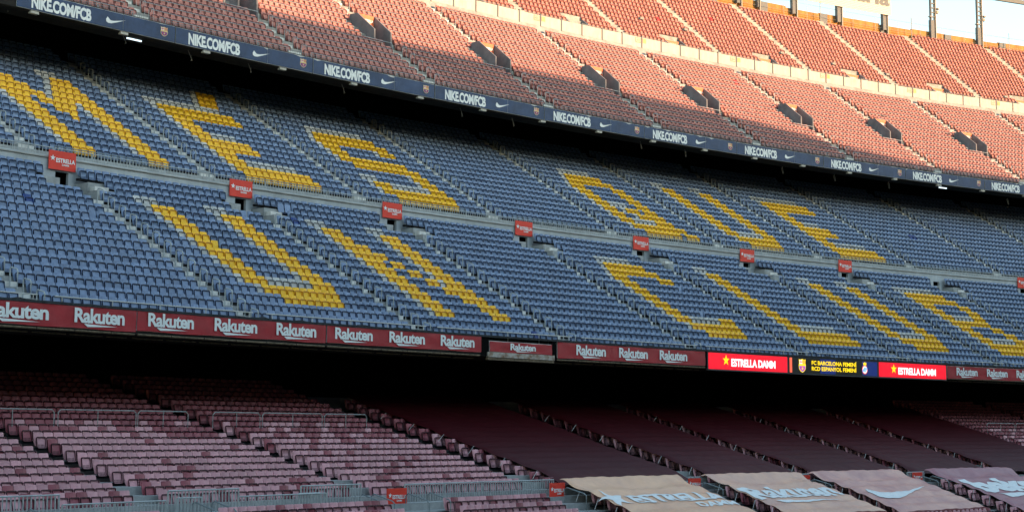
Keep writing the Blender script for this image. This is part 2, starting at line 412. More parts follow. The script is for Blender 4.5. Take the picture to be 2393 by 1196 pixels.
def cells(spec):
    out = {}
    for r, txt in spec.items():
        for tok in txt.split():
            k = tok[0]; a, *b = tok[1:].split('-'); b = int(b[0]) if b else int(a)
            for c in range(int(a), b + 1): out[(r, c)] = k
    return out
def rows(d, rng_, txt):
    for r in rng_: d[r] = txt
    return d
MUL = {}
m_ = {12: 'G4-6 G14-16', 11: 'G4 Y5-7 G14 Y15-17', 10: 'G4 Y5-8 G13 Y14-17', 9: 'G4 Y5-9 G12 Y13-17', 8: 'G4 Y5-10 G11 Y12-17', 7: 'G4 Y5-7 Y9-13 G14 Y15-17', 6: 'G4 Y5-7 Y10-12 G14 Y15-17', 5: 'G4 Y5-7 Y11 G14 Y15-17', 0: 'Y5-7 Y15-17'}
rows(m_, range(1, 5), 'G4 Y5-7 G14 Y15-17'); MUL[0] = ('M', cells(m_))
def letE(acc):
    d = {11: 'G4-15', 10: 'G4 Y5-16', 9: 'G4 Y5-16', 8: 'G4 Y5-7', 7: 'G4 Y5-7', 6: 'G4 Y5-7 G8-11', 5: 'G4 Y5-12', 4: 'G4 Y5-12', 3: 'G4 Y5-7', 2: 'G4 Y5-7 G8-15', 1: 'G4 Y5-16', 0: 'Y5-16'}
    if acc: d.update({12: 'G13 Y14-16', 13: 'G14 Y15-17', 14: 'G15 Y16-18'})
    return cells(d)
MUL[1] = ('É', letE(True)); MUL[6] = ('E', letE(False))
MUL[2] = ('S', cells({11: 'G6-15', 10: 'G5 Y6-16', 9: 'G4 Y5-17', 8: 'G4 Y5-7 G14 Y15-17', 7: 'G4 Y5-7', 6: 'G4 Y5-16', 5: 'Y6-17', 4: 'G14 Y15-17', 3: 'G4-6 G14 Y15-17', 2: 'G4 Y5-7 G8-14 Y15-17', 1: 'G4 Y5-17', 0: 'Y6-16'}))
MUL[4] = ('Q', cells({11: 'G7-13', 10: 'G6 Y7-14', 9: 'G5 Y6-15', 8: 'G4 Y5-7 Y14-16', 7: 'G4 Y5-7 Y14-16', 6: 'G4 Y5-7 Y14-16', 5: 'G4 Y5-7 G8-11 Y14-16', 4: 'G4 Y5-7 G9 Y10-12 Y14-16', 3: 'G4 Y5-7 G10 Y11-16', 2: 'G4 Y5-7 G8-12 Y13-16', 1: 'G5 Y6-17', 0: 'Y7-14 Y16-18'}))
d_ = {11: 'G4-6 G13-15', 2: 'G4 Y5-7 G8-13 Y14-16', 1: 'G5 Y6-15', 0: 'Y7-14'}; rows(d_, range(3, 11), 'G4 Y5-7 G13 Y14-16'); MUL[5] = ('U', cells(d_))
MLL = {}
d_ = {13: 'G4-6 G13-15', 4: 'G4 Y5-7 G8-13 Y14-16', 3: 'G5 Y6-15', 2: 'Y7-14'}; rows(d_, range(5, 13), 'G4 Y5-7 G13 Y14-16')
MLL[1] = ('U of UN', cells(d_)); MLL[6] = ('U of CLUB', cells(d_))
d_ = {13: 'G4-6 G13-15', 12: 'G4 Y5-7 G13 Y14-16', 11: 'G4 Y5-7 G13 Y14-16', 10: 'G4 Y5-8 G13 Y14-16', 9: 'G4 Y5-9 G13 Y14-16', 8: 'G4 Y5-7 Y9-10 G13 Y14-16', 7: 'G4 Y5-7 Y10-11 G13 Y14-16', 6: 'G4 Y5-7 Y11-12 G13 Y14-16', 5: 'G4 Y5-7 Y12-16', 4: 'G4 Y5-7 Y13-16', 3: 'G4 Y5-7 Y14-16', 2: 'G4 Y5-7 Y14-16'}
MLL[2] = ('N of UN', cells(d_))
d_ = {13: 'G7-13', 12: 'G6 Y7-14', 11: 'G5 Y6-15', 10: 'G4 Y5-7 Y14-16', 4: 'G4 Y5-7 G8-13 Y14-16', 3: 'G5 Y6-15', 2: 'Y7-14'}; rows(d_, range(5, 10), 'G4 Y5-7'); MLL[4] = ('C of CLUB', cells(d_))
d_ = {13: 'G4-6', 4: 'G4 Y5-7 G8-15', 3: 'G4 Y5-16', 2: 'Y5-16'}; rows(d_, range(5, 13), 'G4 Y5-7'); MLL[5] = ('L of CLUB', cells(d_))
MLL[7] = ('B of CLUB', cells({13: 'G4-13', 12: 'G4 Y5-14', 11: 'G4 Y5-15', 10: 'G4 Y5-7 Y14-16', 9: 'G4 Y5-7 Y14-16', 8: 'G4 Y5-7 G8-12 Y13-15', 7: 'G4 Y5-14', 6: 'G4 Y5-7 Y13-15', 5: 'G4 Y5-7 Y14-16', 4: 'G4 Y5-7 G8-13 Y14-16', 3: 'G4 Y5-15', 2: 'Y5-14'}))

SP = []   # every seat: kind, tier, section, row, col, s, off, z, from the right end?
def skip(t, r, c):
    if t == 'ML': return (r in (14, 15) and (c >= 18 or c < 3)) or (r == 16 and (c == 20 or c == 0))
    if t == 'T3': return r in (6, 7, 8) and (c >= 19 or c == 0)
    return False
for t in ('ML', 'MU', 'T3', 'T4'):
    p = T[t]; let = MLL if t == 'ML' else MUL if t == 'MU' else {}
    for k in range(-5, 14):
        lc = let.get(k, ('', {}))[1]
        for r in range(1 if t == 'T4' else 0, p['rows']):
            for c in range(p['n']):
                if skip(t, r, c): continue
                s = p['th'] + DE * k + p['w'] * c; o = p['o'] + p['d'] * r; z = p['z'] + p['h'] * r
                if s < S_MIN + 1 or s > S_MAX - 2: continue
                if not in_view(s, o, z): continue
                if t == 'T4' and r in (1, 2) and any(abs(s - a) < 1.35 for a in t4v): continue
                if t == 'T4' and r == 15 and s < 128: continue
                if t in ('ML', 'MU'): kd = {'Y': 'yellow', 'G': 'grey'}.get(lc.get((r, c)), 'blue')
                else: kd = 'red'
                SP.append([kd, t, k, r, c, s, o, z])
T1S = [(-35.3, -25.6), (-23.7, -14.0), (-12.13, -2.38), (-0.54, 9.21), (11.05, 20.8), (23.2, 34.0), (36.9, 44.5), (46.7, 55.2), (57.5, 65.5), (67.8, 78.2), (80.4, 90.1), (92.2, 102), (104, 113.5), (115.5, 125)]
TARP = [(23.55, 34.3), (36.55, 44.8), (46.4, 55.5), (57.15, 65.8), (67.45, 78.5)]
p = T['T1']
for k, (a, b) in enumerate(T1S):
    n = int(round((b - a) / .4877)) + 1; cov = 5 <= k <= 9
    for r in range(p['rows']):
        for c in range(n):
            if cov and 1 < c < n - 2: continue
            if cov and r > 15: continue
            s = a + (b - a) * c / (n - 1); o = p['o'] + p['d'] * r; z = p['z'] + p['h'] * r
            if not in_view(s, o, z): continue
            q = random.random(); dark = q < (.13 if r < 8 else .45) or (r == 9 and q < .8) or (r >= 11)  # deep rows all dark: shade under the overhang put into seat colour
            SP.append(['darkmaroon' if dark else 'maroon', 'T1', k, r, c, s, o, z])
T0S = [(-11.5, -3.2), (.1, 9.0), (13.0, 19.7), (23.6, 32.4), (35.0, 43.4), (45.6, 54.4), (57.2, 66), (68.5, 77)]
p = T['T0']
for k, (a, b) in enumerate(T0S):
    n = int(round((b - a) / .4877)) + 1; cov = k >= 3
    for r in range(0, -7, -1):
        for c in range(n):
            s = a + (b - a) * c / (n - 1); o = p['o'] + p['d'] * r; z = p['z'] + p['h'] * r
            if not in_view(s, o, z, 60): continue
            if cov and (1 < c < n - 2) and r > -5: continue
            SP.append(['darkmaroon' if random.random() < .12 else 'maroon', 'T0', k, r, c, s, o, z])
extra = {('ML', -1 + 1, 11, 8): None}
def dist(e): x, y, H = arc(e[5], e[6]); return math.dist((x, y, e[7] + Z0), CAM)
for e in SP: e.append(dist(e)); e.append(bool(in_view(e[5], e[6], e[7], 0)))
# seats that were replaced or hang open
openset = {('ML', 0, 10, 18), ('ML', 1, 13, 18), ('ML', 1, 8, 7), ('ML', 4, 9, 16), ('ML', 2, 15, 3), ('ML', 2, 15, 4), ('ML', 5, 10, 12), ('ML', 4, 5, 12)}
newset = {('ML', 0, 11, 12), ('ML', 2, 13, 2), ('ML', 2, 0, 17), ('MU', 7, 6, 12), ('MU', 7, 6, 13), ('T3', 6, 13, 17), ('T4', 4, 6, 15), ('T4', 5, 9, 9), ('T3', 3, 15, 4)}
special = []
for e in SP:
    key = tuple(e[1:5])
    if key in newset: e[0] = 'newblue' if e[1] in ('ML', 'MU') else 'brightred'; special.append(e)
    if key in openset and e not in special: special.append(e)
sid = set(id(e) for e in special)
def col_from(e):
    t, k, r, c = e[1:5]
    n = T[t]['n']
    if t == 'T1': a, b = T1S[k]; n = int(round((b - a) / .4877)) + 1
    if t == 'T0': a, b = T0S[k]; n = int(round((b - a) / .4877)) + 1
    return n - 1 - c
stair_no = {'ML': lambda k: k + 2, 'MU': lambda k: k + 1, 'T3': lambda k: k, 'T1': lambda k: k - 1, 'T4': lambda k: k - 2, 'T0': lambda k: k + 1}
tier_w = {'ML': 'lower blue block', 'MU': 'upper blue block', 'T3': 'red block', 'T1': 'bottom block', 'T0': 'front block', 'T4': 'top red block'}
def block_label(e, colour):
    t, k, r, c = e[1:5]; n = stair_no[t](k); j = col_from(e)
    rr_ = -r if t == 'T0' else r
    rw = f'{ORD[rr_]} row down' if t == 'T0' else f'{ORD[rr_]} row up'
    w = f'{colour} seat, {tier_w[t]} left of {ORD[max(0, n)]} stair, {rw}, {ORD[j]} leftwards'
    return w
letters = {('MU', k): v for k, v in MUL.items()}; letters.update({('ML', k): v for k, v in MLL.items()})
def letter_label(e, colour):
    t, k, r, c = e[1:5]; nm, cl = letters[(t, k)]
    want = cl[(r, c)]
    same = sorted(cc for (rr_, cc), q in cl.items() if rr_ == r and q == want); i = same.index(c)
    rws = sorted(set(rr_ for (rr_, cc), q in cl.items() if q == want)); ri = rws.index(r)
    w = {'MU': 'upper letter ', 'ML': 'letter '}[t] + nm
    return f'{colour} seat, {w}, {ORD[ri]} {colour} row up, {ORD[i]} from left'
GR = {'blue': 'blue folding seats', 'yellow': 'yellow seats forming the letters', 'grey': 'grey seats edging the letters', 'maroon': 'faded maroon seats of the lowest tiers', 'red': 'red seats of the upper tiers'}
buckets = {'blue': [], 'yellow': [], 'grey': [], 'maroon': [], 'red': []}
for e in SP:
    if id(e) in sid: continue
    buckets['maroon' if e[0] == 'darkmaroon' else e[0]].append(e)
for bk, L in buckets.items():
    L.sort(key=lambda e: (not e[9], e[8]))
    if bk == 'maroon': L.sort(key=lambda e: (not e[9], e[3] >= 11, 5 <= e[2] <= 9 and e[1] == 'T1', e[8]))
    lim = 300 if bk != 'grey' else 295
    lead, rest = L[:lim], L[lim:]
    for e in lead:
        if bk in ('yellow', 'grey'): lb = letter_label(e, bk)
        elif bk == 'maroon': lb = block_label(e, 'dark maroon' if e[0] == 'darkmaroon' else 'pale maroon')
        else: lb = block_label(e, bk)
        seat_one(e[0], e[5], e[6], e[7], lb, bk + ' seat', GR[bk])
    for kd in set(e[0] for e in rest):
        seat_stuff({'blue': 'blue_seats', 'yellow': 'yellow_seats', 'grey': 'grey_seats', 'maroon': 'pale_maroon_seats', 'darkmaroon': 'dark_maroon_seats', 'red': 'red_seats'}[kd],
                   {'blue': 'remaining rows of blue folding seats in both middle blocks', 'yellow': 'remaining yellow seats of the letters further away', 'grey': 'remaining grey seats edging far letters',
                    'maroon': 'remaining pale maroon seats in the shaded bottom tier', 'darkmaroon': 'remaining dark maroon seats fading into the dark bottom tier', 'red': 'remaining red seats of the two sunlit top tiers'}[kd],
                   'seats', kd, [(e[5], e[6], e[7]) for e in rest if e[0] == kd], GR[bk])
for e in special:
    op = tuple(e[1:5]) in openset
    cw = {'newblue': 'unfaded dark blue', 'brightred': 'unfaded bright red'}.get(e[0], e[0])
    seat_one(e[0], e[5], e[6], e[7], block_label(e, cw + (' open' if op else '')), 'seat', 'odd seats out of the pattern', openpan=op)

# ------------------------------------------------------------------ stairs and handrails
def stairs(t, centre, width, idx, label, r0, r1, skiprows=(), mt='step'):
    p = T[t]
    if not any(in_view(centre, p['o'] + p['d'] * r, p['z'] + p['h'] * r, 120) for r in range(r0, r1)): return
    w = thing('stairway', label, 'stairs', 'stairs of the ' + tier_w[t] + 's')
    for r in range(r0, r1):
        if r in skiprows: continue
        o = p['o'] + p['d'] * r - .62 + p['d']; zf = p['z'] + p['h'] * r - .47
        if not in_view(centre, o, zf, 120): continue
        mb = MB(); mb.abox(centre - width / 2, centre + width / 2, o - .44, o - .004, zf - .02, zf + p['h'] * .5)
        mb.abox(centre - width / 2, centre + width / 2, o - .95 * p['d'] + .03, o - .44, zf - .02, zf + .012)
        build(mb, 'step', M[mt], w)
def hoop(t, s, r, label, group, h1=.84, h2=.66, cat='handrail', rad=.032, m='galv'):
    p = T[t]; o = p['o'] + p['d'] * r; z = p['z'] + p['h'] * r - .47
    if not in_view(s, o, z, 60): return
    mb = MB()
    mb.tube([A(s, o - .22, z), A(s, o - .22, z + h1 - .05), A(s, o - .26, z + h1), A(s, o - .66, z + h2 + .08), A(s, o - .72, z + h2 - .02), A(s, o - .72, z - .1)], rad)
    tag(build(mb, 'handrail', M[m]), label, cat, group)
for k in range(-2, 12):
    c = 10.82 + DE * k
    stairs('ML', c, 1.02, k, f'grey steps between lower blue blocks, {ORD[max(0, k + 1)]} from the left', 0, 14)
    for r in range(0, 14):
        hoop('ML', c + .12, r + .0, f'steel handrail on {ORD[max(0, k + 1)]} lower blue stair, {ORD[r]} hoop up from banners', 'handrails of the lower blue stairs')
    c = 11.25696 + DE * k - .72
    stairs('MU', c, .95, k, f'grey steps between upper blue blocks, {ORD[max(0, k)]} from the left', 0, 17)
    for r in range(0, 16):
        hoop('MU', c + .1, r, f'steel handrail on {ORD[max(0, k)]} upper blue stair, {ORD[r]} hoop up from walkway', 'handrails of the upper blue stairs')
for i, c in enumerate(t3a):
    stairs('T3', c - .1, 1.0, i, f'steps through the red tier above the navy banners, {ORD[max(0, i - 2)]} such stair', 0, 17, (5, 6, 7, 8))
    for r in list(range(0, 5)) + list(range(9, 17, 2)):
        hoop('T3', c + .33, r, f'thin handrail on {ORD[max(0, i - 2)]} red tier stair, {ORD[r]} row up', 'handrails of the red tier stairs', .92, .78, rad=.018)
p4 = T['T4']
for i in range(0, 12):
    c = p4['th'] + DE * (i - 1) + p4['w'] * 21 + .76
    stairs('T4', c, .95, i, f'pale steps through the top red tier, {ORD[i]} stair there from the left', 1, 16, mt='concrete')

# ------------------------------------------------------------------ guard rails in front of the red rows
for i, a in enumerate(t3a):
    for r in range(0, 17):
        p = T['T3']; o = p['o'] + p['d'] * r - .50; z = p['z'] + p['h'] * r - .47
        s0, s1 = a + .95, a + DE - .95
        if r in (6, 7, 8): s1 -= 1.2; s0 += .5
        if not (in_view(s0, o, z, 0) or in_view(s1, o, z, 0) or in_view((s0 + s1) / 2, o, z, 0)): continue
        mb = MB(); mb.arcrail(s0, s1, o, z + .42, .026, k=4)
        n = 4
        for j in range(n + 1):
            q = s0 + (s1 - s0) * j / n; mb.tube([A(q, o, z), A(q, o, z + .42)], .018, k=4)
        tag(build(mb, 'guard_rail', M['galv']), f'thin rail before {ORD[r]} red row up, right of {ORD[max(0, i - 2)]} red stair', 'rail', 'guard rails along the red rows')

# ------------------------------------------------------------------ railings
def balustrade(s0, s1, off, z0, z1, label, group, dx=.11, m='galv', name='railing', cat='railing', rt=.028, rb=.012, deck=True):
    w = thing(name, label, cat, group)
    mb = MB(); mb.arcrail(s0, s1, off, z1, rt); build(mb, 'top_rail', M[m], w)
    mb = MB(); mb.arcrail(s0, s1, off, z0 + .06, .018); build(mb, 'bottom_rail', M[m], w)
    mb = MB(); n = int((s1 - s0) / dx)
    for i in range(n + 1):
        q = s0 + (s1 - s0) * i / n; X = frame(q, off, 0)
        mb.box(-rb, rb, -rb, rb, z0 + .06, z1, 0, X)
    b = build(mb, 'balusters', M[m], w); b['kind'] = 'stuff'
    mb = MB(); n = max(1, int((s1 - s0) / 2.2))
    for i in range(n + 1):
        q = s0 + (s1 - s0) * i / n; mb.tube([A(q, off + .02, z0 - .15), A(q, off + .02, z1)], .03)
    build(mb, 'post', M[m], w)
    return w
for k in range(-2, 10):
    a = 11.0 + DE * k
    if in_view(a + 6, 15.3, 9.3, 300):
        balustrade(a - .2, a + DE - .3, 15.18, 9.02, 9.52, f'steel walkway railing above the grey wall, {ORD[max(0, k + 1)]} length from the left', 'walkway railings', .2)
        balustrade(a + .95, a + 8.2, 16.9, 9.42, 10.0, f'inner steel railing before upper blue block, {ORD[max(0, k + 1)]} from the left', 'inner walkway railings', .2, m='galv_dark')
for k in range(-1, 11):
    a = DE * k
    if not in_view(a + 5, -.75, 0, 300): continue
    mb = MB(); mb.arcrail(a - .15, a + 10.6, -.72, .12, .026)
    for q in np.linspace(a + .2, a + 10.4, 5): mb.tube([A(q, -.72, -.45), A(q, -.72, .12)], .02)
    tag(build(mb, 'front_rail', M['cloth_edge']), f'pale horizontal rail before front blue row, {ORD[max(0, k + 1)]} from the left above banners', 'rail', 'front rails of the blue tier')
# rails of the bottom tier under the overhang
for i, (a, b) in enumerate([(-9.5, -3.2), (-2.6, 1.45), (1.65, 5.7), (5.8, 8.6), (10.05, 12.9), (13.05, 16.9), (17.05, 19.93), (80.5, 84.0), (84.2, 88.0), (88.2, 91.5)]):
    mb = MB(); o = 1.2; zt = -4.38; zb = -5.1
    n = 5; pts = [A(a, o, zb), A(a, o, zt - .12), A(a + .12, o, zt)] + [A(a + .12 + (b - a - .24) * j / n, o, zt) for j in range(1, n)] + [A(b - .12, o, zt), A(b, o, zt - .12), A(b, o, zb)]
    mb.tube(pts, .026); mb.tube([A((a + b) / 2, o, zb), A((a + b) / 2, o, zt)], .018)
    tag(build(mb, 'crowd_barrier', M['galv']), f'bent steel barrier in the shaded bottom tier, {ORD[i]} from the left', 'barrier', 'bent barriers of the bottom tier')

# fences of the lowest walkway
FN = [(-9.0, -12.5, -6.15, -8.25, -7.42), (-9.0, -1.2, 2.35, -8.3, -7.42), (-9.0, 5.75, 9.25, -8.3, -7.40), (-9.0, 12.0, 22.4, -8.3, -7.47), (-9.0, 33.6, 34.6, -8.3, -7.55), (-9.0, 44.1, 45.2, -8.3, -7.55), (-9.0, 55.6, 57.5, -8.3, -7.6), (-9.0, 66, 68.0, -8.3, -7.6),
      (-10.1, -6.9, -2.3, -8.6, -7.70), (-10.1, 1.3, 6.05, -8.6, -7.66), (-9.6, -1.3, -.1, -8.7, -7.66), (-9.6, 5.0, 6.2, -8.7, -7.66)]
FNL = ['tall barred fence at the far left bottom corner', 'barred fence before the bottom seats, above the gate cluster', 'short barred fence left of the first bottom stair handrails', 'long barred fence joining the two lowest red signs', 'fence piece beside the peach tarpaulin',
       'fence piece between tan and rose tarpaulins', 'fence piece beside the plum tarpaulin', 'fence piece at the right bottom edge', 'lower barred fence at the left, in front of the gangway', 'lower barred fence in front of the second bottom gangway', 'small barred gate in the cluster at lower left', 'small barred gate beside the lower second fence']
for (o, a, b, z0, z1), lb in zip(FN, FNL):
    balustrade(a, b, o, z0, z1, lb, 'barred fences of the bottom walkway', .165, name='fence', cat='fence', rt=.03, rb=.017)
# handrails at the bottom gangways
for i, (s, o) in enumerate([(-7.8, -10.3), (-.4, -10.3), (.6, -10.3), (10.0, -9.8), (9.3, -9.8), (11.5, -10.4), (12.9, -10.4), (22.6, -10.4), (24.0, -10.4), (34.1, -10.4), (35.2, -10.4), (44.6, -10.4), (45.7, -10.4), (56.2, -10.4), (57.4, -10.4)]):
    z = -8.7; mb = MB()
    mb.tube([A(s, o + .9, z), A(s, o + .9, z + .78), A(s, o + .75, z + .88), A(s, o - .3, z + .62), A(s, o - .42, z + .52), A(s, o - .42, z - .5)], .03)
    tag(build(mb, 'gangway_rail', M['galv_dark']), f'bent dark handrail at a bottom gangway, {ORD[i]} from the left', 'handrail', 'gangway handrails')

# ------------------------------------------------------------------ lettering
def text_geo(txt, height, sx=1.0, bold=0.0, spacing=1.0):
    cu = bpy.data.curves.new('t', 'FONT'); cu.body = txt; cu.size = 1; cu.resolution_u = 3; cu.offset = bold; cu.space_character = spacing
    o = bpy.data.objects.new('t', cu); COL.objects.link(o)
    dg = bpy.context.evaluated_depsgraph_get(); me = bpy.data.meshes.new_from_object(o.evaluated_get(dg))
    V = np.array([tuple(v.co) for v in me.vertices]); F = [tuple(q.vertices) for q in me.polygons]
    bpy.data.objects.remove(o); bpy.data.curves.remove(cu); bpy.data.meshes.remove(me)
    k = height / .72; V = V * k; V[:, 0] *= sx
    V[:, 0] -= V[:, 0].min()
    return V, F
_tc = {}
def text(txt, height, width, bold=.0, spacing=1.0):
    key = (txt, bold, spacing)
    if key not in _tc: _tc[key] = text_geo(txt, 1.0, 1.0, bold, spacing)
    V, F = _tc[key]; V = V.copy(); V[:, 2] = 0; V[:, :2] *= 1
    V[:, 0] *= width / V[:, 0].max(); V[:, 1] *= height; return V, F
def wall_map(V, s0, off, z0, shear=0.0):   # x -> along the arc, y -> up
    return [A(s0 + x, off, z0 + y) for x, y, _ in V]
def star(R=1.0, r=None):
    r = R * .40 if r is None else r
    pts = []
    for i in range(10):
        a = math.pi / 2 + i * math.pi / 5; q = R if i % 2 == 0 else r; pts.append((q * math.cos(a), q * math.sin(a), 0))
    pts.append((0, 0, 0)); return np.array(pts), [(10, i, (i + 1) % 10) for i in range(10)]
def swoosh():
    up = [(0.0, .56), (.02, .40), (.08, .26), (.18, .20), (.32, .24), (.60, .40), (1.0, .66)]
    lo = [(0.0, .56), (-.03, .30), (.02, .10), (.13, .0), (.30, .04), (.60, .30), (1.0, .66)]
    up = [(-.02, .62), (.09, .42), (.14, .33), (.22, .31), (.35, .33), (.62, .45), (1.0, .64)]
    lo = [(-.02, .62), (-.10, .36), (-.09, .12), (.02, .0), (.20, .02), (.55, .28), (1.0, .64)]
    V = np.array([(x, y, 0) for x, y in up + lo]); n = len(up)
    return V, [(n + i, n + i + 1, i + 1, i) for i in range(n - 1)]
def decal(parent, name, V, F, mapf, m):
    mb = MB(); vs = mapf(V); mb.add(vs, F); return build(mb, name, m, parent)
def wedge():                                # underline stroke
    return np.array([(0, 0, 0), (1, .55, 0), (.0, 1, 0), (-.12, 1, 0)]), [(0, 1, 2, 3)]

# ------------------------------------------------------------------ red signs
def red_sign(s0, s1, off, z0, z1, label, group, m='red_sign', tilt=0, txt='ESTRELLA'):
    w = thing('sign', label, 'sign', group)
    mb = MB(); mb.abox(s0, s1, off, off + .04, z0, z1); build(mb, 'board', M[m], w)
    W_, H_ = s1 - s0, z1 - z0
    V, F = star(.17 * H_); decal(w, 'star', V, F, lambda V: [A(s0 + W_ * .14 + x, off - .012, z0 + H_ * .60 + y) for x, y, _ in V], M['white'])
    V, F = text(txt, H_ * .22, W_ * .70, .035); decal(w, 'lettering', V, F, lambda V: wall_map(V, s0 + W_ * .26, off - .012, z0 + H_ * .40), M['white'])
    V, F = text('DAMM', H_ * .10, W_ * .26, .035); decal(w, 'small_lettering', V, F, lambda V: wall_map(V, s0 + W_ * .48, off - .012, z0 + H_ * .24), M['white'])
for k in range(0, 9):
    if k == 7: continue
    a = 10.3 + DE * k
    red_sign(a, a + 1.6, 14.9, 8.34, 9.34, f'red sign with white star over a doorway, {ORD[k]} from the left in blue tier', 'red signs over the doorways')
for i, a in enumerate(t3a):
    if not in_view(a, 30, 25, 30): continue
    n = ORD[max(0, i - 2)]
    w = thing('vomitory', f'grey sloping side walls of the {n} entrance through the red tier from the left', 'entrance', 'entrances of the red tier')
    for q in (a - 1.1, a + .4):
        mb = MB(); vs = []
        for s_ in (q - .06, q + .06): vs += [A(s_, 29.3, 22.9), A(s_, 29.3, 25.3), A(s_, 31.35, 26.95), A(s_, 32.3, 27.0), A(s_, 32.3, 22.9)]
        mb.add(vs, [(0, 1, 2, 3, 4), (9, 8, 7, 6, 5)] + [(j, j + 5, (j + 1) % 5 + 5, (j + 1) % 5) for j in range(5)])
        build(mb, 'side_wall', M['entrance_wall'], w)
    mb = MB(); mb.abox(a - 1.04, a + .34, 32.0, 32.1, 23.0, 26.0); mb.abox(a - 1.04, a + .34, 29.2, 32.1, 22.9, 23.25); build(mb, 'dark_passage', M['black'], w)
    mb = MB(); mb.abox(a - 1.04, a + .34, 31.35, 32.2, 26.0, 26.9); build(mb, 'lintel', M['concrete'], w)
    mb = MB(); mb.tube([A(a - 2.2, 29.15, 24.5), A(a - .35, 29.15, 24.45), A(a + .35, 29.15, 24.45), A(a + .42, 29.15, 24.3), A(a + .42, 29.15, 23.5)], .025); mb.tube([A(a - .6, 29.15, 23.5), A(a - .6, 29.15, 24.45)], .022); build(mb, 'rail', M['galv'], w)
    red_sign(a - 1.0, a + .3, 31.28, 26.02, 26.92, f'orange red sign over the {n} entrance of the red tier from the left', 'orange signs of the red tier', 'orange_sign')
for i, a in enumerate(t4v):
    if not in_view(a, 42, 34.5, 30): continue
    w = thing('vomitory', f'small grey entrance walls behind the pale parapet, {ORD[i]} counted from the left', 'entrance', 'entrances behind the parapet')
    for q in (a - 1.15, a + 1.15):
        mb = MB(); vs = []
        for s_ in (q - .07, q + .07): vs += [A(s_, 41.55, 32.9), A(s_, 41.55, 34.05), A(s_, 42.7, 34.95), A(s_, 43.2, 34.95), A(s_, 43.2, 32.9)]
        mb.add(vs, [(0, 1, 2, 3, 4), (9, 8, 7, 6, 5)] + [(j, j + 5, (j + 1) % 5 + 5, (j + 1) % 5) for j in range(5)])
        build(mb, 'side_wall', M['entrance_wall'], w)
    mb = MB(); mb.abox(a - 1.07, a + 1.07, 42.75, 43.2, 33.9, 34.8); build(mb, 'lintel', M['concrete'], w)
    mb = MB(); mb.abox(a - 1.07, a + 1.07, 43.0, 43.1, 32.9, 33.9); build(mb, 'dark_passage', M['black'], w)
    if i != 5: red_sign(a - 1.0, a + .95, 42.68, 34.0, 34.75, f'orange red sign just above the pale parapet, {ORD[i]} from the left', 'orange signs above the parapet', 'orange_sign')
# two lowest signs hang on the fence
for i, (a, b) in enumerate([(10.42, 11.66), (21.6, 22.75), (33.3, 34.4), (43.9, 44.9), (55.9, 57.0), (66.7, 67.8)]):
    red_sign(a, b, -9.42 if i < 2 else -9.2, -8.32 if i < 2 else -8.2, -7.6, f'red sign hanging on the bottom fence, {ORD[i]} from the left', 'red signs on the bottom fence')

# ------------------------------------------------------------------ navy banners
def crest(parent, s, off, z, h, gold, red, blue, white, extra=True):
    def P(pts, m, nm, d):
        V = np.array([(x * h, y * h, 0) for x, y in pts]); decal(parent, nm, V, [tuple(range(len(pts)))], lambda V: [A(s + x, off - d, z + y) for x, y, _ in V], m)
    P([(-.40, .46), (-.22, .42), (0, .48), (.22, .42), (.40, .46), (.36, .2), (.42, 0), (.38, -.25), (.2, -.42), (0, -.5), (-.2, -.42), (-.38, -.25), (-.42, 0), (-.36, .2)], gold, 'shield', .012)
    P([(-.33, .12), (-.02, .12), (-.02, .40), (-.33, .40)], white, 'cross_field', .018)
    P([(-.21, .12), (-.14, .12), (-.14, .40), (-.21, .40)], red, 'cross_bar', .023)
    P([(-.33, .23), (-.02, .23), (-.02, .30), (-.33, .30)], red, 'cross_bar', .024)
    for x in (.04, .12, .20, .28): P([(x, .12), (x + .04, .12), (x + .04, .40), (x, .40)], red, 'stripe', .018)
    P([(-.36, -.02), (.36, -.02), (.33, -.24), (.17, -.37), (0, -.44), (-.17, -.37), (-.33, -.24)], blue, 'lower_field', .018)
    for x in (-.22, -.04, .14): P([(x, -.02), (x + .09, -.02), (x + .09, -.36), (x, -.36)], red, 'stripe', .023)
    P([(.08 * math.cos(t), -.2 + .08 * math.sin(t)) for t in [i * math.pi / 4 for i in range(8)]], gold, 'ball', .028)
NO = 23.50
